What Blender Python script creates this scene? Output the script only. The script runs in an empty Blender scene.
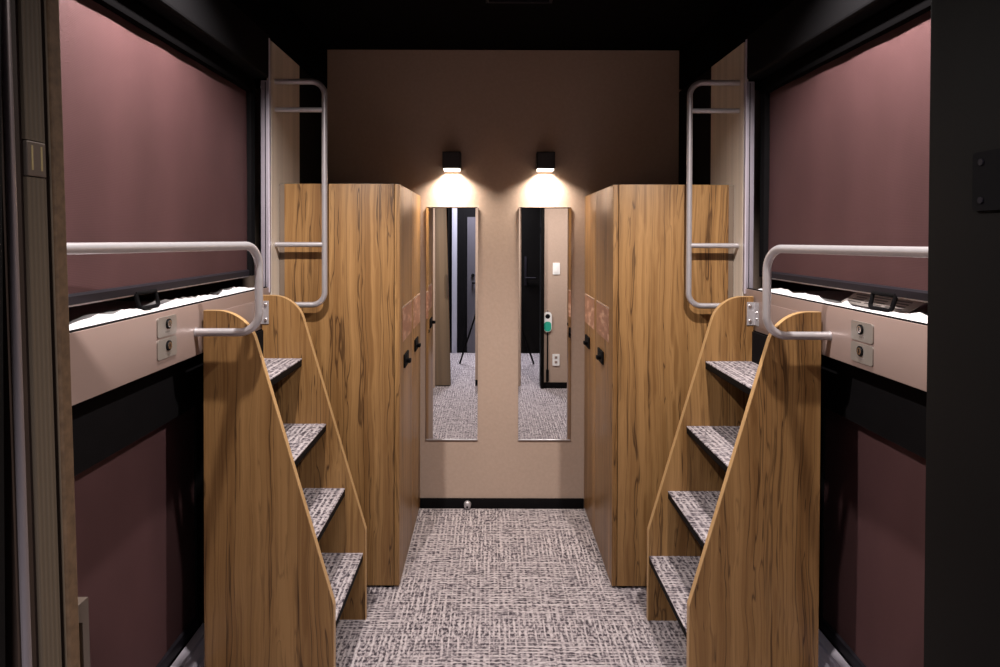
import bpy, bmesh, math, random
from mathutils import Vector, Matrix, noise as mnoise
random.seed(4)
SC = bpy.context.scene
COL = SC.collection
PI = math.pi
CX = 0.072            # centre line of the room; the camera stands a little to one side of it

# ------------------------------------------------------------------ materials
def new_mat(name):
    m = bpy.data.materials.new(name); m.use_nodes = True
    nt = m.node_tree
    return m, nt, nt.nodes['Principled BSDF']

def plain(name, col, rough=0.5, metal=0.0, spec=0.5, noise=0.0, nscale=20.0, bump=0.0):
    m, nt, b = new_mat(name)
    b.inputs['Base Color'].default_value = (*col, 1)
    b.inputs['Roughness'].default_value = rough
    b.inputs['Metallic'].default_value = metal
    b.inputs['Specular IOR Level'].default_value = spec
    if noise or bump:
        tc = nt.nodes.new('ShaderNodeTexCoord')
        n = nt.nodes.new('ShaderNodeTexNoise'); n.inputs['Scale'].default_value = nscale; n.inputs['Detail'].default_value = 4
        nt.links.new(tc.outputs['Object'], n.inputs['Vector'])
        if noise:
            r = nt.nodes.new('ShaderNodeMapRange')
            r.inputs[1].default_value = 0.3; r.inputs[2].default_value = 0.7
            r.inputs[3].default_value = 1 - noise; r.inputs[4].default_value = 1 + noise
            nt.links.new(n.outputs['Fac'], r.inputs[0])
            v = nt.nodes.new('ShaderNodeVectorMath'); v.operation = 'SCALE'
            v.inputs[0].default_value = col
            nt.links.new(r.outputs[0], v.inputs['Scale'])
            nt.links.new(v.outputs[0], b.inputs['Base Color'])
        if bump:
            bp = nt.nodes.new('ShaderNodeBump'); bp.inputs['Strength'].default_value = bump; bp.inputs['Distance'].default_value = 0.002
            nt.links.new(n.outputs['Fac'], bp.inputs['Height'])
            nt.links.new(bp.outputs[0], b.inputs['Normal'])
    return m

def N(nt, t, **kw):
    n = nt.nodes.new(t)
    for k, v in kw.items(): setattr(n, k, v)
    return n

def math_node(nt, op, a, b=None, clamp=False):
    n = N(nt, 'ShaderNodeMath', operation=op, use_clamp=clamp)
    for i, x in enumerate((a, b)):
        if x is None: continue
        if isinstance(x, (int, float)): n.inputs[i].default_value = x
        else: nt.links.new(x, n.inputs[i])
    return n.outputs[0]

def smooth(nt, x, lo, hi, a=0.0, b=1.0):
    n = N(nt, 'ShaderNodeMapRange', interpolation_type='SMOOTHSTEP')
    nt.links.new(x, n.inputs[0])
    n.inputs[1].default_value = lo; n.inputs[2].default_value = hi
    n.inputs[3].default_value = a; n.inputs[4].default_value = b
    return n.outputs[0]

def ramp(nt, x, stops):
    n = N(nt, 'ShaderNodeValToRGB')
    e = n.color_ramp.elements
    while len(e) < len(stops): e.new(0.5)
    for el, (p, c) in zip(e, stops):
        el.position = p; el.color = (*c, 1)
    nt.links.new(x, n.inputs[0])
    return n.outputs[0]

def wood_material(name, light, mid, dark, rough=0.38):
    m, nt, b = new_mat(name)
    tc = N(nt, 'ShaderNodeTexCoord'); oi = N(nt, 'ShaderNodeObjectInfo')
    off = N(nt, 'ShaderNodeVectorMath', operation='SCALE'); off.inputs[0].default_value = (7.3, 5.1, 9.7)
    nt.links.new(oi.outputs['Random'], off.inputs['Scale'])
    add = N(nt, 'ShaderNodeVectorMath', operation='ADD')
    nt.links.new(tc.outputs['Object'], add.inputs[0]); nt.links.new(off.outputs[0], add.inputs[1])
    # slow sideways wander of the grain
    mp = N(nt, 'ShaderNodeMapping'); mp.inputs['Scale'].default_value = (6, 6, 1.5)
    nt.links.new(add.outputs[0], mp.inputs['Vector'])
    wn = N(nt, 'ShaderNodeTexNoise'); wn.inputs['Scale'].default_value = 1.0; wn.inputs['Detail'].default_value = 3
    nt.links.new(mp.outputs[0], wn.inputs['Vector'])
    ws = N(nt, 'ShaderNodeVectorMath', operation='MULTIPLY_ADD')
    nt.links.new(wn.outputs['Color'], ws.inputs[0]); ws.inputs[1].default_value = (0.075, 0.075, 0)
    nt.links.new(add.outputs[0], ws.inputs[2])
    def grain(sx, sz, detail, rough_=0.5):
        q = N(nt, 'ShaderNodeMapping'); q.inputs['Scale'].default_value = (sx, sx, sz)
        nt.links.new(ws.outputs[0], q.inputs['Vector'])
        g = N(nt, 'ShaderNodeTexNoise'); g.inputs['Scale'].default_value = 1; g.inputs['Detail'].default_value = detail
        g.inputs['Roughness'].default_value = rough_
        nt.links.new(q.outputs[0], g.inputs['Vector'])
        return g.outputs['Fac']
    broad = grain(18, 0.25, 2)
    fine = grain(150, 0.8, 3, 0.6)
    streak = grain(34, 0.32, 2.5, 0.55)
    # thin dark veins where the streak noise crosses a level
    veins = smooth(nt, math_node(nt, 'ABSOLUTE', math_node(nt, 'SUBTRACT', streak, 0.47)), 0.002, 0.026, 1.0, 0.0)
    gate = smooth(nt, broad, 0.44, 0.60, 1.0, 0.35)
    veins = math_node(nt, 'MULTIPLY', veins, gate)
    bands = smooth(nt, streak, 0.56, 0.70)
    base = math_node(nt, 'ADD', math_node(nt, 'MULTIPLY', broad, 0.65), math_node(nt, 'MULTIPLY', fine, 0.35))
    c0 = ramp(nt, base, [(0.36, mid), (0.62, light)])
    mx = N(nt, 'ShaderNodeMix', data_type='RGBA'); nt.links.new(c0, mx.inputs[6])
    mx.inputs[7].default_value = (*mid, 1)
    nt.links.new(math_node(nt, 'MULTIPLY', bands, 0.8), mx.inputs[0])
    mx2 = N(nt, 'ShaderNodeMix', data_type='RGBA'); nt.links.new(mx.outputs[2], mx2.inputs[6])
    mx2.inputs[7].default_value = (*dark, 1)
    nt.links.new(math_node(nt, 'MULTIPLY', veins, 0.80), mx2.inputs[0])
    nt.links.new(mx2.outputs[2], b.inputs['Base Color'])
    b.inputs['Roughness'].default_value = rough
    b.inputs['Specular IOR Level'].default_value = 0.28
    bp = N(nt, 'ShaderNodeBump'); bp.inputs['Strength'].default_value = 0.08; bp.inputs['Distance'].default_value = 0.001
    nt.links.new(fine, bp.inputs['Height']); nt.links.new(bp.outputs[0], b.inputs['Normal'])
    return m

def carpet_material(name):
    m, nt, b = new_mat(name)
    tc = N(nt, 'ShaderNodeTexCoord')
    sep = N(nt, 'ShaderNodeSeparateXYZ'); nt.links.new(tc.outputs['Object'], sep.inputs[0])
    X, Y = sep.outputs[0], sep.outputs[1]
    def noise(ku, kv, seed, det=1.5):
        cb = N(nt, 'ShaderNodeCombineXYZ')
        nt.links.new(math_node(nt, 'MULTIPLY', X, ku), cb.inputs[0])
        nt.links.new(math_node(nt, 'MULTIPLY', Y, kv), cb.inputs[1])
        cb.inputs[2].default_value = seed
        n = N(nt, 'ShaderNodeTexNoise'); n.inputs['Scale'].default_value = 1; n.inputs['Detail'].default_value = det
        nt.links.new(cb.outputs[0], n.inputs['Vector'])
        return n.outputs['Fac']
    def lines(c, along_u, seed):
        # rows of pale yarn about 16 mm apart, wandering a little and fading in and out
        k = (28, 1.2) if along_u else (1.2, 28)
        w = math_node(nt, 'MULTIPLY', noise(k[0], k[1], seed), 0.035)
        f = math_node(nt, 'FRACT', math_node(nt, 'DIVIDE', math_node(nt, 'ADD', c, w), 0.0200))
        tri = math_node(nt, 'ABSOLUTE', math_node(nt, 'SUBTRACT', f, 0.5))
        ln = smooth(nt, tri, 0.20, 0.38)
        k2 = (50, 9) if along_u else (9, 50)
        return math_node(nt, 'MULTIPLY', ln, smooth(nt, noise(k2[0], k2[1], seed + 3), 0.36, 0.56))
    ly = lines(X, True, 1.0); lx = lines(Y, False, 7.0)
    big = noise(2.6, 2.6, 20.0, 0.0)
    wy = smooth(nt, big, 0.40, 0.60, 0.62, 1.0); wx = smooth(nt, big, 0.40, 0.60, 1.0, 0.62)
    grid = math_node(nt, 'MAXIMUM', math_node(nt, 'MULTIPLY', ly, wy), math_node(nt, 'MULTIPLY', lx, wx))
    dash = smooth(nt, noise(95, 50, 9.0), 0.38, 0.62); dash2 = smooth(nt, noise(50, 95, 12.0), 0.38, 0.62)
    mxd = N(nt, 'ShaderNodeMix'); nt.links.new(smooth(nt, big, 0.40, 0.60), mxd.inputs[0])
    nt.links.new(dash2, mxd.inputs[2]); nt.links.new(dash, mxd.inputs[3])
    fuzz = noise(420, 420, 31.0)
    val = math_node(nt, 'ADD', math_node(nt, 'MULTIPLY', grid, 0.50), math_node(nt, 'MULTIPLY', mxd.outputs[0], 0.44))
    val = math_node(nt, 'ADD', val, math_node(nt, 'MULTIPLY', math_node(nt, 'SUBTRACT', fuzz, 0.5), 0.25))
    c = ramp(nt, val, [(0.02, (0.045, 0.036, 0.043)), (0.24, (0.140, 0.119, 0.130)), (0.50, (0.31, 0.270, 0.276)), (0.88, (0.445, 0.395, 0.398))])
    nt.links.new(c, b.inputs['Base Color'])
    b.inputs['Roughness'].default_value = 0.95
    b.inputs['Specular IOR Level'].default_value = 0.1
    bp = N(nt, 'ShaderNodeBump'); bp.inputs['Strength'].default_value = 0.35; bp.inputs['Distance'].default_value = 0.002
    nt.links.new(val, bp.inputs['Height']); nt.links.new(bp.outputs[0], b.inputs['Normal'])
    return m

def fabric_material(name, col):
    m, nt, b = new_mat(name)
    tc = N(nt, 'ShaderNodeTexCoord')
    w1 = N(nt, 'ShaderNodeTexWave', wave_type='BANDS', bands_direction='Y'); w1.inputs['Scale'].default_value = 75
    w2 = N(nt, 'ShaderNodeTexWave', wave_type='BANDS', bands_direction='Z'); w2.inputs['Scale'].default_value = 75
    for w in (w1, w2):
        nt.links.new(tc.outputs['Object'], w.inputs['Vector'])
    n = N(nt, 'ShaderNodeTexNoise'); n.inputs['Scale'].default_value = 2.2; n.inputs['Detail'].default_value = 5
    mp = N(nt, 'ShaderNodeMapping'); mp.inputs['Scale'].default_value = (1, 1.6, 0.7)
    nt.links.new(tc.outputs['Object'], mp.inputs['Vector']); nt.links.new(mp.outputs[0], n.inputs['Vector'])
    weave = math_node(nt, 'MULTIPLY', w1.outputs['Fac'], w2.outputs['Fac'])
    k = math_node(nt, 'ADD', smooth(nt, n.outputs['Fac'], 0.3, 0.7, 0.84, 1.08), math_node(nt, 'MULTIPLY', weave, 0.22))
    v = N(nt, 'ShaderNodeVectorMath', operation='SCALE'); v.inputs[0].default_value = col
    nt.links.new(k, v.inputs['Scale']); nt.links.new(v.outputs[0], b.inputs['Base Color'])
    b.inputs['Roughness'].default_value = 0.55
    b.inputs['Specular IOR Level'].default_value = 0.35
    bp = N(nt, 'ShaderNodeBump'); bp.inputs['Strength'].default_value = 0.25; bp.inputs['Distance'].default_value = 0.0008
    nt.links.new(weave, bp.inputs['Height']); nt.links.new(bp.outputs[0], b.inputs['Normal'])
    return m

def streak_metal(name, col, rough, metal, amount=0.18):
    """sheet with soft vertical brushing"""
    m, nt, b = new_mat(name)
    tc = N(nt, 'ShaderNodeTexCoord')
    mp = N(nt, 'ShaderNodeMapping'); mp.inputs['Scale'].default_value = (22, 22, 0.3)
    nt.links.new(tc.outputs['Object'], mp.inputs['Vector'])
    n = N(nt, 'ShaderNodeTexNoise'); n.inputs['Scale'].default_value = 1; n.inputs['Detail'].default_value = 3
    nt.links.new(mp.outputs[0], n.inputs['Vector'])
    v = N(nt, 'ShaderNodeVectorMath', operation='SCALE'); v.inputs[0].default_value = col
    nt.links.new(smooth(nt, n.outputs['Fac'], 0.3, 0.7, 1 - amount, 1 + amount), v.inputs['Scale'])
    nt.links.new(v.outputs[0], b.inputs['Base Color'])
    b.inputs['Roughness'].default_value = rough; b.inputs['Metallic'].default_value = metal
    return m

def ribbed_material(name, col):
    m, nt, b = new_mat(name)
    tc = N(nt, 'ShaderNodeTexCoord')
    w = N(nt, 'ShaderNodeTexWave', wave_type='BANDS', bands_direction='Y'); w.inputs['Scale'].default_value = 48
    nt.links.new(tc.outputs['Object'], w.inputs['Vector'])
    v = N(nt, 'ShaderNodeVectorMath', operation='SCALE'); v.inputs[0].default_value = col
    nt.links.new(smooth(nt, w.outputs['Fac'], 0, 1, 0.85, 1.06), v.inputs['Scale'])
    nt.links.new(v.outputs[0], b.inputs['Base Color']); b.inputs['Roughness'].default_value = 0.6; b.inputs['Specular IOR Level'].default_value = 0.1
    bp = N(nt, 'ShaderNodeBump'); bp.inputs['Strength'].default_value = 0.4; bp.inputs['Distance'].default_value = 0.001
    nt.links.new(w.outputs['Fac'], bp.inputs['Height']); nt.links.new(bp.outputs[0], b.inputs['Normal'])
    return m

def notice_material(name):
    m, nt, b = new_mat(name)
    tc = N(nt, 'ShaderNodeTexCoord')
    mp = N(nt, 'ShaderNodeMapping'); mp.inputs['Scale'].default_value = (1, 12, 42)
    nt.links.new(tc.outputs['Object'], mp.inputs['Vector'])
    n = N(nt, 'ShaderNodeTexNoise'); n.inputs['Scale'].default_value = 1; n.inputs['Detail'].default_value = 2
    nt.links.new(mp.outputs[0], n.inputs['Vector'])
    c = ramp(nt, n.outputs['Fac'], [(0.42, (0.27, 0.125, 0.075)), (0.55, (0.33, 0.165, 0.105)), (0.63, (0.50, 0.30, 0.21))])
    nt.links.new(c, b.inputs['Base Color']); b.inputs['Roughness'].default_value = 0.3
    return m

def emit(name, col, s):
    m, nt, b = new_mat(name)
    b.inputs['Base Color'].default_value = (*col, 1)
    b.inputs['Emission Color'].default_value = (*col, 1); b.inputs['Emission Strength'].default_value = s
    return m

M = {}
M['wood'] = wood_material('teak_laminate', (0.285, 0.157, 0.061), (0.145, 0.070, 0.0235), (0.030, 0.0125, 0.005))
M['wood_edge'] = plain('edge_band', (0.40, 0.24, 0.105), 0.4, noise=0.06, nscale=40)
M['carpet'] = carpet_material('woven_carpet')
M['fabric'] = fabric_material('maroon_blind_fabric', (0.122, 0.058, 0.060))
M['rail'] = plain('satin_aluminium', (0.47, 0.445, 0.46), 0.34, 0.6, noise=0.03, nscale=60)
M['track'] = plain('anodised_track', (0.40, 0.36, 0.42), 0.4, 0.5, noise=0.03)
M['header_black'] = plain('header_black', (0.0032, 0.003, 0.0034), 0.7, spec=0.05)
M['lamp_housing'] = plain('dark_lamp_housing', (0.034, 0.033, 0.037), 0.5, spec=0.3)
M['filler'] = plain('taupe_filler', (0.135, 0.098, 0.072), 0.5, noise=0.03)
M['bulkhead_black'] = plain('deep_black_bulkhead', (0.0016, 0.0014, 0.0016), 0.9, spec=0.02)
M['sill'] = plain('pale_anodised_sill', (0.52, 0.48, 0.55), 0.4, 0.2, noise=0.03)
M['fascia'] = plain('taupe_metallic_panel', (0.275, 0.20, 0.178), 0.36, 0.2, noise=0.02, nscale=6)
M['partition'] = streak_metal('taupe_brushed_panel', (0.56, 0.485, 0.405), 0.45, 0.15, 0.10)
M['plate'] = streak_metal('brushed_steel_plate', (0.30, 0.27, 0.245), 0.38, 0.55, 0.06)
M['steel'] = plain('bright_steel', (0.75, 0.74, 0.74), 0.25, 1.0)
M['black'] = plain('matt_black', (0.005, 0.0045, 0.005), 0.8, spec=0.05, noise=0.1)
M['black_soft'] = plain('black_satin_jamb', (0.004, 0.0033, 0.003), 0.65, spec=0.06, noise=0.12, nscale=5)
M['dark_plastic'] = plain('dark_grey_plastic', (0.013, 0.011, 0.0145), 0.5, spec=0.12)
M['tread_edge'] = plain('black_nosing', (0.0038, 0.003, 0.003), 0.7, spec=0.08)
M['ceiling'] = plain('black_ceiling_paint', (0.0035, 0.003, 0.003), 0.9, spec=0.02, noise=0.06, nscale=3)
M['wall'] = plain('beige_wallpaper', (0.405, 0.302, 0.240), 0.85, noise=0.04, nscale=60, bump=0.25, spec=0.2)
M['wall_dark'] = plain('dark_corridor_paint', (0.004, 0.0035, 0.004), 0.7, spec=0.06, noise=0.08, nscale=4)
M['mirror'] = plain('silvered_mirror', (0.86, 0.86, 0.86), 0.0, 1.0)
M['mirror_back'] = plain('mirror_edge', (0.50, 0.48, 0.45), 0.2, 0.6)
M['white_sheet'] = plain('white_cotton', (0.74, 0.71, 0.73), 0.85, noise=0.02, nscale=8, bump=0.2)
M['paper'] = plain('printed_paper', (0.70, 0.62, 0.58), 0.6, noise=0.05, nscale=40)
M['ink'] = plain('grey_print', (0.19, 0.16, 0.15), 0.7)
M['white'] = plain('white_plastic', (0.80, 0.79, 0.78), 0.35)
M['green'] = plain('teal_green_print', (0.02, 0.36, 0.25), 0.4)
M['notice'] = notice_material('red_brown_notice')
M['notice_edge'] = plain('clear_notice_edge', (0.50, 0.36, 0.28), 0.2)
M['lens'] = emit('lamp_diffuser', (1.0, 0.88, 0.72), 4.0)
M['down_lens'] = emit('downlight_diffuser', (1.0, 0.93, 0.90), 6.0)
M['cool_lens'] = emit('corridor_light_diffuser', (0.93, 0.93, 1.0), 5.0)
M['door_brown'] = plain('brown_door_laminate', (0.040, 0.026, 0.020), 0.5, spec=0.1, noise=0.12, nscale=14)
M['door_face'] = streak_metal('tan_door_face', (0.15, 0.104, 0.066), 0.45, 0.0, 0.14)
M['door_ribbed'] = ribbed_material('ribbed_rubber_seal', (0.088, 0.064, 0.043))
M['door_wood'] = plain('door_wood_lipping', (0.095, 0.056, 0.031), 0.6, spec=0.1, noise=0.25, nscale=120)
M['door_alu'] = plain('door_aluminium_lip', (0.20, 0.165, 0.165), 0.35, 0.4)
M['handle_taupe'] = plain('bronze_handle', (0.12, 0.092, 0.072), 0.35, 0.5)
M['brass'] = plain('dull_brass', (0.34, 0.27, 0.13), 0.4, 0.5)
M['lavender'] = plain('pale_grey_door', (0.075, 0.068, 0.082), 0.45, noise=0.03)
M['pale'] = plain('pale_frame', (0.34, 0.33, 0.39), 0.5)

# ------------------------------------------------------------------ mesh helpers
def box(bm, lo, hi, bev=0.0, seg=2):
    lo, hi = [min(a, b) for a, b in zip(lo, hi)], [max(a, b) for a, b in zip(lo, hi)]
    r = bmesh.ops.create_cube(bm, size=1.0)
    vs = r['verts']
    for v in vs:
        v.co = Vector([lo[i] + (v.co[i] + 0.5) * (hi[i] - lo[i]) for i in range(3)])
    if bev:
        es = list({e for v in vs for e in v.link_edges})
        bmesh.ops.bevel(bm, geom=es, offset=bev, segments=seg, affect='EDGES', profile=0.6)

def cyl(bm, p, q, r, seg=20, r2=None):
    p, q = Vector(p), Vector(q); d = q - p
    mt = Matrix.Translation((p + q) / 2) @ d.to_track_quat('Z', 'Y').to_matrix().to_4x4()
    bmesh.ops.create_cone(bm, cap_ends=True, segments=seg, radius1=r, radius2=r if r2 is None else r2, depth=d.length, matrix=mt)

def ball(bm, c, r, sz=(1, 1, 1), u=20, v=12):
    mt = Matrix.Translation(c) @ Matrix.Diagonal((*sz, 1))
    bmesh.ops.create_uvsphere(bm, u_segments=u, v_segments=v, radius=r, matrix=mt)

def prism(bm, pts, axis, a, b, bev=0.0):
    """extrude a polygon; pts are 2-D in the two other axes"""
    def mk(p, t):
        if axis == 'x': return Vector((t, p[0], p[1]))
        if axis == 'y': return Vector((p[0], t, p[1]))
        return Vector((p[0], p[1], t))
    v0 = [bm.verts.new(mk(p, a)) for p in pts]; v1 = [bm.verts.new(mk(p, b)) for p in pts]
    f = [bm.faces.new(v0), bm.faces.new(v1[::-1])]
    n = len(pts)
    for i in range(n):
        f.append(bm.faces.new((v0[i], v1[i], v1[(i + 1) % n], v0[(i + 1) % n])))
    bmesh.ops.recalc_face_normals(bm, faces=f)

def fillet(pts, r, n=10):
    """round the inner corners of a 3-D polyline; r a number or a list"""
    pts = [Vector(p) for p in pts]; out = [pts[0]]
    for i in range(1, len(pts) - 1):
        rr = r[i - 1] if isinstance(r, (list, tuple)) else r
        a, b, c = pts[i - 1], pts[i], pts[i + 1]
        u, w = (a - b).normalized(), (c - b).normalized()
        ang = u.angle(w)
        if rr <= 0 or ang > PI - 1e-3: out.append(b); continue
        t = rr / math.tan(ang / 2)
        ctr = b + (u + w).normalized() * (rr / math.sin(ang / 2))
        s, e = b + u * t - ctr, b + w * t - ctr
        tot = s.angle(e); ax = s.cross(e).normalized()
        for k in range(n + 1):
            out.append(ctr + Matrix.Rotation(tot * k / n, 3, ax) @ s)
    out.append(pts[-1])
    return out

def tube(bm, pts, r, seg=16):
    pts = [Vector(p) for p in pts]
    rings = []; up = None
    for i, p in enumerate(pts):
        t = (pts[min(i + 1, len(pts) - 1)] - pts[max(i - 1, 0)]).normalized()
        if up is None:
            up = t.orthogonal().normalized()
        else:
            up = (up - t * up.dot(t)).normalized()
        w = t.cross(up)
        rings.append([bm.verts.new(p + (up * math.cos(2 * PI * k / seg) + w * math.sin(2 * PI * k / seg)) * r) for k in range(seg)])
    fs = []
    for a, b in zip(rings, rings[1:]):
        for k in range(seg):
            fs.append(bm.faces.new((a[k], a[(k + 1) % seg], b[(k + 1) % seg], b[k])))
    fs.append(bm.faces.new(rings[0][::-1])); fs.append(bm.faces.new(rings[-1]))
    bmesh.ops.recalc_face_normals(bm, faces=fs)

def obj(name, bm, mat, parent=None, smooth_=False):
    me = bpy.data.meshes.new(name); bm.to_mesh(me); bm.free()
    me.materials.append(M[mat])
    if smooth_:
        try:
            me.shade_smooth() if hasattr(me, 'shade_smooth') else None
            me.set_sharp_from_angle(angle=math.radians(38))
        except Exception:
            for p in me.polygons: p.use_smooth = True
    o = bpy.data.objects.new(name, me); COL.objects.link(o)
    if parent is not None:
        o.parent = parent
        wl = Vector((0, 0, 0)); q = parent
        while q is not None: wl += q.location; q = q.parent
        o.location = -wl        # meshes are written in room coordinates; parents are not rotated while building
    return o

def BM(): return bmesh.new()

def boxes(name, lst, mat, parent=None, bev=0.0):
    bm = BM()
    for lo, hi in lst: box(bm, lo, hi, bev)
    return obj(name, bm, mat, parent, bev > 0)

def part(name, lo, hi, mat, parent=None, bev=0.0):
    return boxes(name, [(lo, hi)], mat, parent, bev)

def thing(name, label, cat, loc=(0, 0, 0), group=None):
    o = bpy.data.objects.new(name, None); COL.objects.link(o)
    o.empty_display_size = 0.1
    o.location = loc; o['label'] = label; o['category'] = cat
    if group: o['group'] = group
    return o

def tag(o, label, cat, group=None):
    o['label'] = label; o['category'] = cat
    if group: o['group'] = group
    return o

def struct(o, label, cat):
    o['kind'] = 'structure'; o['label'] = label; o['category'] = cat
    return o

def sx(s, h): return CX + s * h        # a distance from the room's centre line on side s (-1 or +1)
def rr(cx, cy, w, h, r, n=5):
    """rounded rectangle outline"""
    out = []
    for qx, qy, a0 in ((1, 1, 0), (-1, 1, PI / 2), (-1, -1, PI), (1, -1, 3 * PI / 2)):
        for k in range(n + 1):
            a = a0 + PI / 2 * k / n
            out.append((cx + qx * (w / 2 - r) + r * math.cos(a), cy + qy * (h / 2 - r) + r * math.sin(a)))
    return out

YB = 3.78          # mirror wall
YR = 0.76          # wall with the doorway
ZC = 2.60          # ceiling
ZS = 2.38          # underside of the side bulkheads
HO = 2.05          # outer walls behind the bunks
HB = 0.994         # front plane of the bunks

# ------------------------------------------------------------------ setting
struct(part('floor', (CX - 2.3, -1.45, -0.06), (CX + 2.3, YB + 0.12, 0), 'carpet'), 'grey beige woven pattern carpet floor', 'floor')
struct(part('ceiling', (CX - 2.3, -1.45, ZC), (CX + 2.3, YB + 0.12, ZC + 0.08), 'ceiling'), 'black painted ceiling', 'ceiling')
struct(part('wall_back', (CX - 2.3, YB, 0), (CX + 2.3, YB + 0.12, ZC), 'wall'), 'beige papered wall carrying the two mirrors', 'wall')
struct(part('wall_left', (CX - HO - 0.1, YR - 0.06, 0), (CX - HO, YB, ZC), 'wall_dark'), 'dark wall behind the bunk by the sliding door', 'wall')
struct(part('wall_right', (CX + HO, YR - 0.12, 0), (CX + HO + 0.1, YB, ZC), 'wall_dark'), 'dark wall behind the bunk by the black jamb', 'wall')
struct(part('baseboard_back', (CX - 0.466, YB - 0.012, 0), (CX + 0.464, YB, 0.057), 'black', bev=0.002), 'black baseboard under the mirrors', 'baseboard')
# wall around the doorway
struct(boxes('wall_rear', [((CX - HO, 0.700, 0), (-0.56, YR, ZC)), ((0.55, 0.62, 0), (CX + HO, YR, ZC)), ((-0.56, 0.70, 2.12), (0.55, YR, ZC))], 'wall'),
       'beige wall around the doorway, seen in the mirror', 'wall')
struct(part('baseboard_rear', (0.552, YR, 0), (CX + HB - 0.03, YR + 0.012, 0.06), 'black', bev=0.002), 'black baseboard below the light switch', 'baseboard')
# corridor
struct(part('wall_corridor', (CX - 2.3, -1.40, 0), (CX + 2.3, -1.28, ZC), 'wall_dark'), 'dark corridor wall seen in the mirror', 'wall')
struct(boxes('wall_corridor_left', [((CX - 2.3, -1.28, 0), (CX - 2.2, 0.54, ZC))], 'wall_dark'), 'dark end wall of the corridor', 'wall')
struct(boxes('wall_corridor_right', [((CX + 2.2, -1.28, 0), (CX + 2.3, 0.62, ZC))], 'wall_dark'), 'dark end wall of the corridor', 'wall')
struct(boxes('wall_corridor_near', [((CX - 2.2, 0.50, 0), (-0.433, 0.592, ZC)), ((-0.433, 0.50, 2.12), (0.55, 0.592, ZC))], 'black_soft'), 'black corridor side of the doorway', 'wall')
# bulkheads above the bunks
for s, n in ((-1, 1), (1, 2)):
    struct(part('trim_%d' % n, (sx(s, HB), YR, ZS), (sx(s, HO), YB, ZC), 'bulkhead_black'), 'black bulkhead above the bunk', 'bulkhead')

# black jamb with strike plate
jm = struct(boxes('trim_3', [((0.520, 0.592, 0), (0.552, 0.792, 2.12))], 'black_soft', bev=0.002), 'black door jamb', 'door jamb')
bm = BM(); prism(bm, rr(0.684, 1.609, 0.062, 0.062, 0.004), 'x', 0.5165, 0.520)
sp = obj('strike_plate', bm, 'black', jm); sp['label'] = 'small black strike plate on the jamb'
bm = BM()
for z in (1.589, 1.629):
    cyl(bm, (0.5165, 0.702, z), (0.5150, 0.702, z), 0.0035, 12)
obj('screw', bm, 'dark_plastic', sp)

# sliding door standing in the doorway, seen along its leading edge
dr = part('door_1', (-1.62, 0.614, 0.012), (-0.437, 0.680, 2.10), 'door_brown')
struct(dr, 'brown sliding door with ribbed leading edge', 'sliding door')
obj('door_face', (lambda b: (box(b, (-1.62, 0.680, 0.012), (-0.4345, 0.694, 2.10)), b)[1])(BM()), 'door_face', dr)
bm = BM(); prism(bm, rr(-0.437, 0.6235, 0.009, 0.010, 0.004), 'z', 0.012, 2.10)
obj('edge_lip', bm, 'door_alu', dr, True)
for z0, z1 in ((0.012, 1.606), (1.642, 2.10)):
    obj('seal', (lambda b: (box(b, (-0.437, 0.6415, z0), (-0.4335, 0.6695, z1)), b)[1])(BM()), 'door_ribbed', dr)
lt = obj('latch_plate', (lambda b: (box(b, (-0.437, 0.642, 1.607), (-0.4325, 0.669, 1.641), 0.001), b)[1])(BM()), 'handle_taupe', dr)
bm = BM()
box(bm, (-0.4325, 0.6475, 1.613), (-0.4322, 0.650, 1.637)); box(bm, (-0.4325, 0.661, 1.613), (-0.4322, 0.6635, 1.637))
obj('latch_slot', bm, 'brass', lt)
obj('lipping', (lambda b: (box(b, (-0.4345, 0.6785, 0.012), (-0.430, 0.694, 2.10), 0.0015), b)[1])(BM()), 'door_wood', dr)
hb = BM()
prism(hb, [(0.6945, 0.93), (0.717, 0.93), (0.717, 1.158), (0.6945, 1.158), (0.6945, 1.143), (0.706, 1.136), (0.706, 0.952), (0.6945, 0.945)], 'x', -0.448, -0.434)
obj('door_handle', hb, 'handle_taupe', dr)
# the door hangs very slightly out of plumb
dr.matrix_world = Matrix.Translation((-0.443, 0, 1.38)) @ Matrix.Rotation(math.radians(-1.5), 4, 'Y') @ Matrix.Translation((0.437, 0, -1.38))

# corridor doors seen in the mirror
d2 = struct(part('door_2', (-0.30, -1.281, 0.004), (0.12, -1.262, 1.80), 'lavender'), 'pale grey corridor door with black lever', 'door')
bm = BM(); cyl(bm, (-0.225, -1.262, 0.93), (-0.225, -1.225, 0.93), 0.012); tube(bm, [(-0.225, -1.225, 0.93), (-0.12, -1.225, 0.93)], 0.011); cyl(bm, (-0.225, -1.262, 1.03), (-0.225, -1.245, 1.03), 0.022)
obj('door_handle', bm, 'black', d2, True)
d3 = struct(part('door_3', (0.40, -1.281, 0.004), (1.15, -1.25, 2.05), 'black_soft'), 'black corridor door', 'door')
bm = BM(); box(bm, (0.455, -1.25, 0.90), (0.485, -1.24, 1.28), 0.003); tube(bm, [(0.47, -1.21, 1.0), (0.60, -1.21, 1.0)], 0.010); cyl(bm, (0.47, -1.24, 1.0), (0.47, -1.21, 1.0), 0.010)
obj('door_handle', bm, 'dark_plastic', d3, True)
struct(part('trim_4', (-0.50, -1.281, 0), (-0.435, -1.24, 2.15), 'pale'), 'pale strip of door frame in the corridor', 'door frame')

# ------------------------------------------------------------------ the two bunks
SIDE = {-1: 'beside the ribbed sliding door edge', 1: 'beside the black door jamb'}

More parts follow.
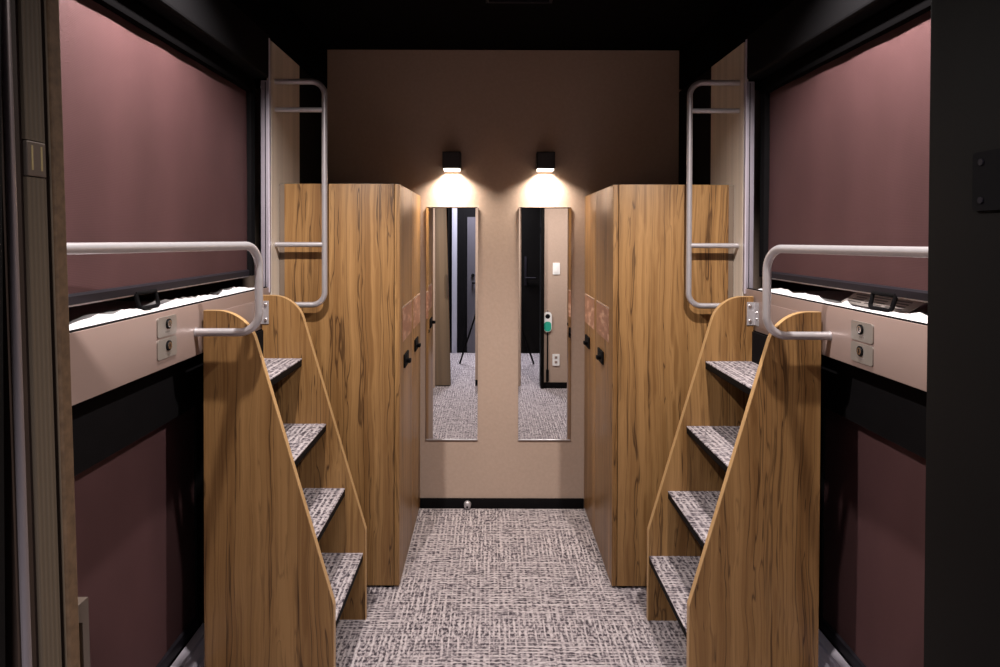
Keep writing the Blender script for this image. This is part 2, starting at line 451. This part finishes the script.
def bunk(s):
    t = thing('bunk_bed', 'built-in double-deck sleeping bunk with taupe front panel, ' + SIDE[s], 'bunk bed', (sx(s, HB), 1.8, 0), 'bunks along the two sides')
    y0, y1 = YR + 0.002, 2.80
    # front panel of the upper berth
    part('front_panel', (sx(s, HB), y0, 1.172), (sx(s, HB + 0.008), y1, 1.333), 'fascia', t, 0.002)
    part('panel_seal', (sx(s, HB + 0.0085), y0, 1.255), (sx(s, HB + 0.0215), y1, 1.3355), 'black', t)
    st = part('step_panel', (sx(s, HB - 0.004), 2.148, 1.19), (sx(s, HB), 2.628, 1.292), 'fascia', t, 0.001)
    part('upper_deck', (sx(s, HB + 0.022), y0, 1.175), (sx(s, HO - 0.002), y1, 1.255), 'black', t)
    part('base', (sx(s, HB + 0.005), y0, 0.0), (sx(s, HO - 0.002), y1, 0.128), 'dark_plastic', t, 0.002)
    # stepped aluminium track of the lower berth
    prof = [(1.002, 0.128), (1.002, 0.137), (1.026, 0.137), (1.026, 0.141), (1.033, 0.148), (1.040, 0.148), (1.045, 0.141), (1.070, 0.141), (1.072, 0.152), (1.104, 0.152), (1.104, 0.128)]
    bm = BM(); prism(bm, [(sx(s, a), b) for a, b in prof], 'y', y0, 2.385)
    obj('sill_track', bm, 'sill', t)
    part('lower_end_panel', (sx(s, 1.002), 2.395, 0.128), (sx(s, 1.16), y1, 1.172), 'black', t)
    # post and partition at the foot end
    p = boxes('post', [((sx(s, HB), 2.785, 1.322), (sx(s, 1.029), 2.812, 2.196))], 'track', t, 0.002)
    bm = BM(); box(bm, (sx(s, HB - 0.003), 2.780, 1.312), (sx(s, HB + 0.001), 2.790, 2.37))
    tube(bm, [(sx(s, HB - 0.001), 2.79, 2.36), (sx(s, HB + 0.006), 2.79, 2.372), (sx(s, HB + 0.022), 2.79, 2.378)], 0.004, 8)
    obj('edge_strip', bm, 'sill', p)
    part('groove', (sx(s, 1.008), 2.7846, 1.33), (sx(s, 1.0115), 2.786, 2.19), 'black', p)
    part('partition_panel', (sx(s, HB), 2.816, 0.0), (sx(s, HB + 0.02), 3.228, 2.368), 'partition', t)
    part('end_panel', (sx(s, HB), 3.228, 0.0), (sx(s, HB + 0.02), YB - 0.002, 2.366), 'black', t)
    # rounded black header over the upper berth
    pr = [(HB, ZS), (HB, 2.214)] + [(HB + 0.012 - 0.012 * math.cos(a), 2.214 - 0.012 * math.sin(a)) for a in (0.5, 1.0, 1.57)] + [(1.10, 2.202), (1.10, ZS)]
    bm = BM(); prism(bm, [(sx(s, a), b) for a, b in pr], 'y', y0, 2.782)
    obj('header', bm, 'header_black', t)
    # number lock plates
    for k, zc in enumerate((1.291, 1.229)):
        yc = 1.897 if s < 0 else 1.902
        zz = zc - (0.012 if s > 0 else 0)
        bm = BM(); prism(bm, rr(yc, zz, 0.112, 0.056, 0.009), 'x', sx(s, HB - 0.0035), sx(s, HB))
        lp = obj('lock_plate', bm, 'plate', t); lp['label'] = 'brushed steel lock plate'
        bm = BM(); cyl(bm, (sx(s, HB - 0.003), yc + 0.004, zz + 0.006), (sx(s, HB - 0.0075), yc + 0.004, zz + 0.006), 0.0145, 24)
        lc = obj('lock_cylinder', bm, 'black', lp, True)
        bm = BM(); cyl(bm, (sx(s, HB - 0.0070), yc + 0.004, zz + 0.006), (sx(s, HB - 0.0090), yc + 0.004, zz + 0.006), 0.0105, 20)
        obj('lock_face', bm, 'steel', lp, True)
        boxes('key_slot', [((sx(s, HB - 0.0089), yc + 0.0025, zz), (sx(s, HB - 0.0096), yc + 0.0055, zz + 0.012))], 'black', lp)
        boxes('plate_marking', [((sx(s, HB - 0.0034), yc - 0.012 + 0.009 * j, zz - 0.018), (sx(s, HB - 0.0038), yc - 0.006 + 0.009 * j, zz - 0.0135)) for j in range(3)], 'ink', lp)
    return t

def blind(s, upper):
    if upper:
        lab = 'maroon roller blind closing the upper berth ' + SIDE[s]
        t = thing('roller_blind', lab, 'roller blind', (sx(s, 1.07), 1.8, 1.38), 'maroon roller blinds of the bunks')
        y0, y1, zb, zt, h = YR + 0.01, 2.735, 1.402, 2.15, 1.07
        part('cassette', (sx(s, 1.045), y0, 2.138), (sx(s, 1.10), y1 + 0.04, 2.193), 'bulkhead_black', t, 0.006)
        part('side_channel', (sx(s, 1.052), y1 + 0.002, 1.384), (sx(s, 1.086), y1 + 0.046, 2.138), 'black', t)
        bm = BM()
        prism(bm, [(sx(s, h - 0.010), 1.384), (sx(s, h - 0.011), 1.404), (sx(s, h - 0.004), 1.410), (sx(s, h + 0.006), 1.410), (sx(s, h + 0.008), 1.388), (sx(s, h), 1.382)], 'y', y0, y1)
        bb = obj('bottom_bar', bm, 'dark_plastic', t)
        boxes('bar_seal', [((sx(s, h - 0.0085), y0, 1.380), (sx(s, h - 0.0065), y1, 1.3835))], 'rail', bb)
        yc = 1.914
        fl = fillet([(sx(s, h - 0.008), yc - 0.056, 1.386), (sx(s, h - 0.020), yc - 0.052, 1.343), (sx(s, h - 0.020), yc + 0.052, 1.343), (sx(s, h - 0.008), yc + 0.056, 1.386), ], 0.012, 6)
        bm = BM(); tube(bm, fl + [fl[0]], 0.0062, 10)
        ph = obj('pull_handle', bm, 'black', bb, True)
    else:
        lab = 'maroon roller blind closing the shaded lower berth ' + SIDE[s]
        t = thing('roller_blind', lab, 'roller blind', (sx(s, 1.12), 1.5, 0.16), 'maroon roller blinds of the bunks')
        y0, y1, zb, zt, h = YR + 0.01, 2.36, 0.19, 1.0, 1.12
        part('cassette', (sx(s, 1.075), y0, 0.965), (sx(s, 1.15), y1 + 0.03, 1.170), 'black', t, 0.004)
        part('bottom_bar', (sx(s, h - 0.012), y0, 0.154), (sx(s, h + 0.012), y1, 0.194), 'dark_plastic', t, 0.004)
        part('side_channel', (sx(s, h - 0.006), y1 + 0.002, 0.154), (sx(s, h + 0.02), y1 + 0.030, 0.965), 'black', t)
    bm = BM()
    ny, nz = 40, 16
    g = [[None] * (nz + 1) for _ in range(ny + 1)]
    for i in range(ny + 1):
        for j in range(nz + 1):
            y = y0 + (y1 - y0) * i / ny; z = zb + (zt - zb) * j / nz
            w = 0.0022 * math.sin(y * 9 + s) * math.sin(PI * j / nz) + 0.0012 * math.sin(y * 23 + z * 4)
            g[i][j] = bm.verts.new((sx(s, h + w), y, z))
    for i in range(ny):
        for j in range(nz):
            bm.faces.new((g[i][j], g[i + 1][j], g[i + 1][j + 1], g[i][j + 1]))
    r = bmesh.ops.solidify(bm, geom=bm.faces[:], thickness=0.0012)
    bmesh.ops.recalc_face_normals(bm, faces=bm.faces[:])
    obj('blind_fabric', bm, 'fabric', t, True)
    return t

def mattress(s):
    t = thing('mattress', 'white sheeted mattress in the upper berth ' + SIDE[s], 'mattress', (sx(s, 1.3), 1.8, 1.256), 'mattresses of the upper berths')
    part('core', (sx(s, 1.05), YR + 0.03, 1.256), (sx(s, 2.0), 2.72, 1.300 if s > 0 else 1.276), 'white_sheet', t, 0.006)
    # crumpled sheet lapping over the front edge
    ny, nx = 300, 30
    nz_ = lambda *a: mnoise.noise(Vector(a))
    bm = BM(); g = []
    for i in range(ny + 1):
        y = YR + 0.035 + (2.715 - YR - 0.035) * i / ny
        row = []
        for j in range(nx + 1):
            u = j / nx; h = 1.017 + 0.95 * u ** 1.9
            d = h - 1.017
            z = 1.3275 + 0.006 * nz_(y * 3.1, 2.0 + s, 0.5) + 0.003 * nz_(y * 11, 7.0 * d, s)
            z += 0.009 * math.exp(-((d - 0.025) / 0.03) ** 2)
            f = 1 - abs(nz_(y * 4.5 - s * 3 * d, d * 5.0, 4.0 + s)) * 2.2          # sharp folds running inwards
            z += 0.050 * max(0, f - 0.62) * min(1, d / 0.06)
            if s < 0 and d > 0.10: z -= 0.11 * min(1, (d - 0.10) / 0.3)              # the sheet dips behind the blind here
            if j == 0: z = 1.320
            if 1.03 < h < 1.09: z = min(z, 1.324 if 1.845 < y < 1.985 else 1.374)
            if s > 0 and h >= 1.085: z = min(z, 1.331)
            row.append(bm.verts.new((sx(s, h), y, max(1.282, min(z, 1.40)))))
        g.append(row)
    for i in range(ny):
        for j in range(nx):
            bm.faces.new((g[i][j], g[i + 1][j], g[i + 1][j + 1], g[i][j + 1]))
    bmesh.ops.recalc_face_normals(bm, faces=bm.faces[:])
    if s > 0 and bm.faces[0].normal.z < 0: bmesh.ops.reverse_faces(bm, faces=bm.faces[:])
    obj('sheet', bm, 'white_sheet', t, True)
    return t

for s in (-1, 1):
    bunk(s); blind(s, True); blind(s, False); mattress(s)

# leaflets lying on the sheet behind the blind
lf = thing('leaflet', 'printed paper leaflet on the white sheet under the blind', 'leaflet', (sx(1, 1.16), 2.03, 1.333))
bm = BM(); prism(bm, [(sx(1, 1.092), 1.3345), (sx(1, 1.170), 1.384), (sx(1, 1.1710), 1.3828), (sx(1, 1.093), 1.3333)], 'y', 1.86, 2.21)
obj('sheet_of_paper', bm, 'paper', lf)
bm = BM()
for j in range(6):
    a = 0.12 + 0.13 * j
    for y0, y1 in ((1.90, 1.98), (2.00, 2.09), (2.11, 2.19)):
        p = lambda q: (sx(1, 1.092 + 0.078 * q), 1.3348 + 0.0495 * q)
        x0, z0 = p(a); x1, z1 = p(a + 0.05)
        prism(bm, [(x0, z0), (x1, z1), (x1, z1 + 0.0008), (x0, z0 + 0.0008)], 'y', y0, y1 - 0.01 * (j % 3))
obj('print', bm, 'ink', lf)

# ------------------------------------------------------------------ stairs
def stairs(s):
    lab = 'wooden bunk stairs with four carpeted treads, ' + SIDE[s]
    t = thing('bunk_stairs', lab, 'stairs', (sx(s, 0.78), 2.4, 0), 'stairs up to the upper berths')
    o3 = [Vector(p) for p in [(0.571, 0, 0.0), (0.571, 0, 0.363), (0.848, 0, 1.308), (0.985, 0, 1.308), (0.985, 0, 0.0)]]
    prof = fillet([o3[0], o3[1], o3[2], o3[3]], [0.03, 0.13], 12) + [o3[4]]
    for ya, yb in ((2.122, 2.144), (2.670, 2.692)):
        bm = BM(); prism(bm, [(sx(s, p.x), p.z) for p in prof], 'y', ya, yb)
        sp = obj('side_panel', bm, 'wood', t)
        # light edge banding along the cut edge
        bm = BM(); edge = prof[:-1]
        nrm = []
        for i, p in enumerate(edge):
            tg = (edge[min(i + 1, len(edge) - 1)] - edge[max(i - 1, 0)]).normalized()
            nrm.append(Vector((-tg.z, 0, tg.x)))
        outer = [p + n * 0.0022 for p, n in zip(edge, nrm)]
        loop = [(sx(s, p.x), p.z) for p in edge] + [(sx(s, p.x), p.z) for p in outer[::-1]]
        v0 = [bm.verts.new((q[0], ya - 0.0003, q[1])) for q in loop]; v1 = [bm.verts.new((q[0], yb + 0.0003, q[1])) for q in loop]
        n = len(edge); L = 2 * n; fs = []
        for i in range(n - 1):
            a, b, c, d = i, i + 1, L - 2 - i, L - 1 - i
            fs.append(bm.faces.new((v0[a], v0[b], v0[c], v0[d]))); fs.append(bm.faces.new((v1[d], v1[c], v1[b], v1[a])))
            fs.append(bm.faces.new((v0[d], v0[c], v1[c], v1[d]))); fs.append(bm.faces.new((v0[b], v0[a], v1[a], v1[b])))
        bmesh.ops.recalc_face_normals(bm, faces=fs)
        obj('edge_band', bm, 'wood_edge', sp)
    for k, (h, z) in enumerate(zip((0.826, 0.729, 0.653, 0.581) if s < 0 else (0.794, 0.720, 0.647, 0.573), (1.057, 0.794, 0.534, 0.272) if s < 0 else (1.050, 0.789, 0.526, 0.263))):
        back = min(h + 0.235, 0.979)
        tr = part('tread', (sx(s, h), 2.1445, z - 0.030), (sx(s, back), 2.6695, z - 0.005), 'tread_edge', t, 0.002)
        part('tread_carpet', (sx(s, h - 0.001), 2.1445, z - 0.005), (sx(s, back), 2.6695, z), 'carpet', tr, 0.0015)
    part('back_panel', (sx(s, 0.980), 2.1445, 0.0), (sx(s, 0.988), 2.6695, 1.17), 'black', t)
    # angle bracket that ties the far side panel to the bunk
    bm = BM()
    box(bm, (sx(s, 0.991), 2.6665, 1.195), (sx(s, 0.958), 2.6696, 1.288), 0.001)
    box(bm, (sx(s, 0.989), 2.632, 1.195), (sx(s, 0.9935), 2.6695, 1.288), 0.001)
    br = obj('corner_bracket', bm, 'rail', t)
    for z in (1.212, 1.272):
        bm = BM(); cyl(bm, (sx(s, 0.970), 2.6665, z), (sx(s, 0.970), 2.660, z), 0.0075, 14, 0.005); obj('screw', bm, 'steel', br, True)
    for z in (1.222, 1.248):
        bm = BM(); cyl(bm, (sx(s, 0.989), 2.645, z), (sx(s, 0.985), 2.645, z), 0.005, 14, 0.004); obj('screw', bm, 'steel', br, True)
    return t
stairs(-1); stairs(1)

# ------------------------------------------------------------------ rails
def low_rail(s):
    t = thing('handrail', 'long bent aluminium handrail along the upper berth ' + SIDE[s], 'handrail', (sx(s, 0.9), 1.8, 1.25), 'guard rails of the upper berths')
    yb = 2.085; zl = 1.246 if s < 0 else 1.240; zt = 1.518 if s < 0 else 1.513
    xe = 0.795
    pts = [(sx(s, HB - 0.0005), yb, zl), (sx(s, xe), yb, zl), (sx(s, xe), yb, zt), (sx(s, 0.968), 1.36, zt + 0.003), (sx(s, 0.955), 1.20, zt + 0.003), (sx(s, 0.955), 1.20, 1.252), (sx(s, HB - 0.0005), 1.20, 1.252)]
    bm = BM(); tube(bm, fillet(pts, [0.062, 0.070, 0.0, 0.03, 0.02], 12), 0.0128, 20)
    obj('tube', bm, 'rail', t, True)
    for yy in (yb, 1.20):
        bm = BM(); cyl(bm, (sx(s, HB - 0.0004), yy, zl if yy == yb else 1.252), (sx(s, HB - 0.004), yy, zl if yy == yb else 1.252), 0.015, 24)
        obj('flange', bm, 'rail', t, True)
    return t

def high_rail(s):
    t = thing('ladder_rail', 'upright aluminium grab rail with rungs in front of the wardrobe ' + ('by the corridor-reflecting mirror' if s < 0 else 'by the switch-reflecting mirror'), 'grab rail', (sx(s, 0.8), 2.86, 1.25), 'upright grab rails')
    yb = 2.862; xe = 0.782
    pts = [(sx(s, HB - 0.001), yb, 2.208), (sx(s, xe), yb, 2.208), (sx(s, xe), yb, 1.252), (sx(s, HB - 0.001), yb, 1.252)]
    bm = BM(); tube(bm, fillet(pts, [0.055, 0.055], 12), 0.0122, 20)
    obj('tube', bm, 'rail', t, True)
    for z in (2.088, 1.511):
        bm = BM(); cyl(bm, (sx(s, xe + 0.008), yb, z), (sx(s, HB - 0.001), yb, z), 0.0108, 18)
        obj('rung', bm, 'rail', t, True)
    return t
for s in (-1, 1): low_rail(s); high_rail(s)

# ------------------------------------------------------------------ wardrobes
def wardrobe(s):
    t = thing('wardrobe', 'tall two-door wood wardrobe next to the mirror ' + ('that reflects the pale corridor door' if s < 0 else 'that reflects the light switch'), 'wardrobe', (sx(s, 0.72), 3.35, 0), 'wood wardrobes')
    y0, y1 = 2.912, YB - 0.002
    part('body', (sx(s, 0.4915), y0, 0.012), (sx(s, 0.970), y1, 1.776), 'wood', t, 0.0012)
    part('filler_strip', (sx(s, 0.9705), y0 + 0.002, 0.0), (sx(s, HB - 0.001), y1, 1.774), 'filler', t)
    for yy in (2.935, 3.74):
        bm = BM(); cyl(bm, (sx(s, 0.52), yy, 0), (sx(s, 0.52), yy, 0.0125), 0.018, 16); obj('foot', bm, 'black', t)
        bm = BM(); cyl(bm, (sx(s, 0.93), yy, 0), (sx(s, 0.93), yy, 0.0125), 0.018, 16); obj('foot', bm, 'black', t)
    ym = 3.388
    for ya, yb, yh, yn in ((y0, ym - 0.0015, 3.115 if s < 0 else 3.205, (3.008, 3.352)), (ym + 0.0015, y1, 3.545 if s < 0 else 3.64, (3.425, 3.765))):
        d = part('door', (sx(s, 0.4665), ya, 0.012), (sx(s, 0.4890), yb, 1.775), 'wood', t, 0.0015)
        bm = BM(); box(bm, (sx(s, 0.4665), yh - 0.070, 0.944), (sx(s, 0.4580), yh + 0.070, 1.004), 0.002)
        cyl(bm, (sx(s, 0.459), yh - 0.030, 0.972), (sx(s, 0.444), yh - 0.030, 0.972), 0.011, 18)
        box(bm, (sx(s, 0.446), yh - 0.050, 0.963), (sx(s, 0.437), yh - 0.012, 0.981), 0.003)
        obj('door_lock', bm, 'black', d, True)
        nt_ = part('notice', (sx(s, 0.4666), yn[0], 1.068), (sx(s, 0.4652), yn[1], 1.222), 'notice', d)
        part('notice_edge', (sx(s, 0.4666), yn[0], 1.222), (sx(s, 0.4640), yn[1], 1.2285), 'notice_edge', d)
    return t
wardrobe(-1); wardrobe(1)

# ------------------------------------------------------------------ mirror wall
def mirror(x0, x1, label):
    t = thing('wall_mirror', label, 'mirror', ((x0 + x1) / 2, YB, 0.39), 'tall wall mirrors')
    z0, z1 = 0.392, 1.713
    part('backing', (x0 + 0.002, YB - 0.007, z0 + 0.002), (x1 - 0.002, YB - 0.0005, z1 - 0.002), 'mirror_back', t)
    bm = BM()
    yb_, yf = YB - 0.007, YB - 0.0105; w = 0.014
    O = [(x0, z0), (x1, z0), (x1, z1), (x0, z1)]; I = [(x0 + w, z0 + 0.006), (x1 - w, z0 + 0.006), (x1 - w, z1 - 0.006), (x0 + w, z1 - 0.006)]
    vb = [bm.verts.new((x, yb_, z)) for x, z in O]; vo = [bm.verts.new((x, yb_ - 0.0015, z)) for x, z in O]; vi = [bm.verts.new((x, yf, z)) for x, z in I]
    fs = [bm.faces.new(vi), bm.faces.new(vb[::-1])]
    for k in range(4):
        l = (k + 1) % 4
        fs.append(bm.faces.new((vo[k], vo[l], vi[l], vi[k]))); fs.append(bm.faces.new((vb[k], vb[l], vo[l], vo[k])))
    bmesh.ops.recalc_face_normals(bm, faces=fs)
    obj('glass', bm, 'mirror', t)
    part('bottom_rail', (x0, YB - 0.0120, z0 - 0.003), (x1, YB - 0.0005, z0 + 0.003), 'rail', t, 0.001)
mirror(-0.361, -0.068, 'tall frameless mirror reflecting the pale corridor door and tripod leg')
mirror(0.163, 0.459, 'tall frameless mirror reflecting the light switch and shoehorn')

def wall_lamp(xc, label):
    t = thing('wall_lamp', label, 'wall lamp', (xc, YB, 1.96), 'black square wall lamps')
    w = 0.050; y0, y1 = YB - 0.108, YB - 0.004
    z0, z1 = 1.922, 2.014; k = 0.004
    boxes('housing', [((xc - w, y0, z0), (xc - w + k, y1, z1)), ((xc + w - k, y0, z0), (xc + w, y1, z1)), ((xc - w, y0, z0), (xc + w, y0 + k, z1)), ((xc - w, y1 - k, z0), (xc + w, y1, z1)), ((xc - w, y0, z1 - k), (xc + w, y1, z1))], 'lamp_housing', t)
    part('wall_plate', (xc - 0.04, YB - 0.0045, z0 + 0.01), (xc + 0.04, YB, z1 - 0.01), 'black', t)
    part('diffuser', (xc - w + 0.006, y0 + 0.006, z0 - 0.009), (xc + w - 0.006, y1 - 0.006, z0 + 0.006), 'lens', t, 0.002)
    ld = bpy.data.lights.new('wall_lamp_light', 'AREA'); ld.shape = 'SQUARE'; ld.size = 0.08
    ld.energy = LAMP_W; ld.color = (1.0, 0.89, 0.77); ld.spread = math.radians(135)
    lo = bpy.data.objects.new('wall_lamp_light', ld); COL.objects.link(lo); lo.location = (xc, (y0 + y1) / 2, z0 - 0.012)
LAMP_W = 5.6
wall_lamp(-0.213, 'black square wall lamp above the mirror reflecting the corridor door')
wall_lamp(0.307, 'black square wall lamp above the mirror reflecting the light switch')

# small round door stop on the baseboard
t = thing('door_stop', 'small round grey door stop at the black baseboard', 'door stop', (-0.124, YB - 0.012, 0.03))
bm = BM(); cyl(bm, (-0.124, YB - 0.012, 0.026), (-0.124, YB - 0.030, 0.026), 0.021, 28, 0.019); ball(bm, (-0.124, YB - 0.030, 0.026), 0.0195, (1, 0.5, 1.15))
obj('cap', bm, 'rail', t, True)
bm = BM(); cyl(bm, (-0.1245, YB - 0.038, 0.020), (-0.1245, YB - 0.0445, 0.020), 0.0055, 14); obj('rubber_tip', bm, 'black', t)

# ------------------------------------------------------------------ ceiling
t = thing('ceiling_vent', 'black ceiling air vent with thin grey frame', 'vent', (0.126, 2.85, ZC))
bm = BM()
x0, x1, y0, y1 = -0.022, 0.274, 2.70, 3.0
for lo, hi in (((x0, y0, ZC - 0.008), (x1, y0 + 0.012, ZC)), ((x0, y1 - 0.012, ZC - 0.008), (x1, y1, ZC)), ((x0, y0, ZC - 0.008), (x0 + 0.012, y1, ZC)), ((x1 - 0.012, y0, ZC - 0.008), (x1, y1, ZC))): box(bm, lo, hi)
obj('frame', bm, 'dark_plastic', t)
for k in range(9):
    y = y0 + 0.025 + k * 0.028
    part('slat', (x0 + 0.012, y, ZC - 0.006), (x1 - 0.012, y + 0.012, ZC - 0.001), 'black', t)

def downlight(xc, yc, label, watt):
    t = thing('downlight', label, 'downlight', (xc, yc, ZC), 'recessed downlights')
    bm = BM(); fl = [(0.036, -0.001), (0.046, -0.006), (0.052, -0.001)]
    n = 32
    rings = [[bm.verts.new((xc + r * math.cos(2 * PI * k / n), yc + r * math.sin(2 * PI * k / n), ZC + z)) for k in range(n)] for r, z in fl]
    for a, b in zip(rings, rings[1:]):
        for k in range(n): bm.faces.new((a[k], a[(k + 1) % n], b[(k + 1) % n], b[k]))
    bmesh.ops.recalc_face_normals(bm, faces=bm.faces[:])
    obj('trim_ring', bm, 'black', t, True)
    bm = BM(); cyl(bm, (xc, yc, ZC - 0.0005), (xc, yc, ZC - 0.0030), 0.037, 28); obj('diffuser', bm, 'down_lens', t)
    ld = bpy.data.lights.new('downlight_beam', 'SPOT'); ld.energy = watt; ld.color = (1.0, 0.93, 0.89)
    ld.spot_size = math.radians(138); ld.spot_blend = 0.54; ld.shadow_soft_size = 0.022
    lo = bpy.data.objects.new('downlight_beam', ld); COL.objects.link(lo); lo.location = (xc, yc, ZC - 0.03)
downlight(CX - 0.65, 1.78, 'recessed ceiling downlight over the stairs by the sliding door', 176)
downlight(CX + 0.65, 1.78, 'recessed ceiling downlight over the stairs by the black jamb', 176)

# corridor ceiling light
t = thing('corridor_light', 'square recessed ceiling light in the corridor', 'ceiling light', (-0.1, -0.75, ZC))
part('frame', (-0.36, -1.01, ZC - 0.010), (0.16, -0.49, ZC), 'black', t)
part('diffuser', (-0.34, -0.99, ZC - 0.014), (0.14, -0.51, ZC - 0.010), 'cool_lens', t)
ld = bpy.data.lights.new('corridor_light_glow', 'AREA'); ld.shape = 'SQUARE'; ld.size = 0.46; ld.energy = 66; ld.color = (0.90, 0.90, 1.0); ld.spread = math.radians(130)
lo = bpy.data.objects.new('corridor_light_glow', ld); COL.objects.link(lo); lo.location = (-0.1, -0.75, ZC - 0.02)

# ------------------------------------------------------------------ things seen in the mirror
def plate(name, z, w, h, label, cat):
    t = thing(name, label, cat, (0.675, YR, z))
    bm = BM(); prism(bm, rr(0.675, z, w, h, 0.006), 'y', YR, YR + 0.008); obj('cover', bm, 'white', t)
    if name == 'light_switch':
        part('rocker', (0.675 - 0.022, YR + 0.008, z - 0.045), (0.675 + 0.022, YR + 0.011, z + 0.045), 'white', t, 0.001)
    else:
        [part('socket', (0.675 - 0.013, YR + 0.008, z + dz - 0.012), (0.675 + 0.013, YR + 0.0095, z + dz + 0.012), 'fascia', t, 0.0007) for dz in (-0.024, 0.024)]
plate('light_switch', 1.22, 0.072, 0.118, 'white light switch on the beige wall, seen in the mirror', 'light switch')
plate('power_outlet', 0.29, 0.072, 0.118, 'white power outlet low on the beige wall, seen in the mirror', 'power outlet')
t = thing('shoehorn', 'long black shoehorn with white and green tag hanging in the mirror', 'shoehorn', (0.588, YR, 0.07))
bm = BM(); prism(bm, rr(0.588, 0.68, 0.084, 0.205, 0.041, 8), 'y', YR + 0.014, YR + 0.018)
tg = obj('tag', bm, 'white', t)
bm = BM(); prism(bm, rr(0.588, 0.632, 0.074, 0.10, 0.034, 8), 'y', YR + 0.018, YR + 0.019); obj('tag_print', bm, 'green', tg)
bm = BM(); cyl(bm, (0.588, YR + 0.018, 0.735), (0.588, YR + 0.0195, 0.735), 0.024, 20); obj('tag_ring', bm, 'black', tg)
bm = BM(); tube(bm, [(0.588, YR + 0.010, 0.60), (0.588, YR + 0.010, 0.26), (0.588, YR + 0.012, 0.18)], 0.007, 10); prism(bm, rr(0.588, 0.13, 0.03, 0.13, 0.013, 6), 'y', YR + 0.008, YR + 0.013); obj('handle', bm, 'black', t)
bm = BM(); cyl(bm, (0.588, YR, 0.79), (0.588, YR + 0.022, 0.79), 0.007, 12); obj('hook', bm, 'steel', t)

t = thing('tripod', 'black camera tripod in the corridor, its legs seen in the mirrors', 'tripod', (0.07, -0.22, 0))
ap = Vector((0.07, -0.22, 1.28))
bm = BM(); cyl(bm, ap - Vector((0, 0, 0.25)), ap + Vector((0, 0, 0.14)), 0.014); obj('centre_column', bm, 'black', t, True)
bm = BM(); cyl(bm, ap - Vector((0, 0, 0.03)), ap + Vector((0, 0, 0.03)), 0.042, 18); obj('spider', bm, 'black', t, True)
bm = BM(); box(bm, ap + Vector((-0.03, -0.03, 0.14)), ap + Vector((0.03, 0.03, 0.19)), 0.006); obj('head', bm, 'black', t, True)
for fx, fy in ((-0.36, -0.52), (0.53, -0.52), (0.075, 0.30)):
    a = ap + (Vector((fx, fy, ap.z)) - ap) * 0.06; a.z = ap.z; f = Vector((fx, fy, 0.012)); mid = a.lerp(f, 0.5)
    bm = BM(); cyl(bm, a, mid, 0.014, 14); cyl(bm, mid, f, 0.0105, 14); cyl(bm, mid + (a - mid).normalized() * 0.03, mid, 0.018, 14)
    lg = obj('leg', bm, 'black', t, True)
    bm = BM(); ball(bm, f, 0.0125, u=12, v=8); obj('rubber_foot', bm, 'black', lg, True)

# ------------------------------------------------------------------ world, camera, view
w = bpy.data.worlds.new('world'); SC.world = w; w.use_nodes = True
w.node_tree.nodes['Background'].inputs[0].default_value = (0.002, 0.002, 0.002, 1)
w.node_tree.nodes['Background'].inputs[1].default_value = 1.0
cam = bpy.data.cameras.new('camera'); co = bpy.data.objects.new('camera', cam); COL.objects.link(co)
cam.sensor_fit = 'HORIZONTAL'; cam.sensor_width = 36; cam.lens = 24.0
cam.shift_x = 0.010; cam.shift_y = -0.0888; cam.clip_start = 0.02
co.matrix_world = Matrix.Translation((0, 0, 1.55)) @ Matrix.Rotation(math.radians(90) - 0.0131, 4, 'X') @ Matrix.Rotation(math.radians(0.15), 4, 'Z')
SC.camera = co
SC.view_settings.view_transform = 'Standard'; SC.view_settings.look = 'None'
SC.view_settings.exposure = 0.0; SC.view_settings.gamma = 1.0
SC.view_settings.use_curve_mapping = False
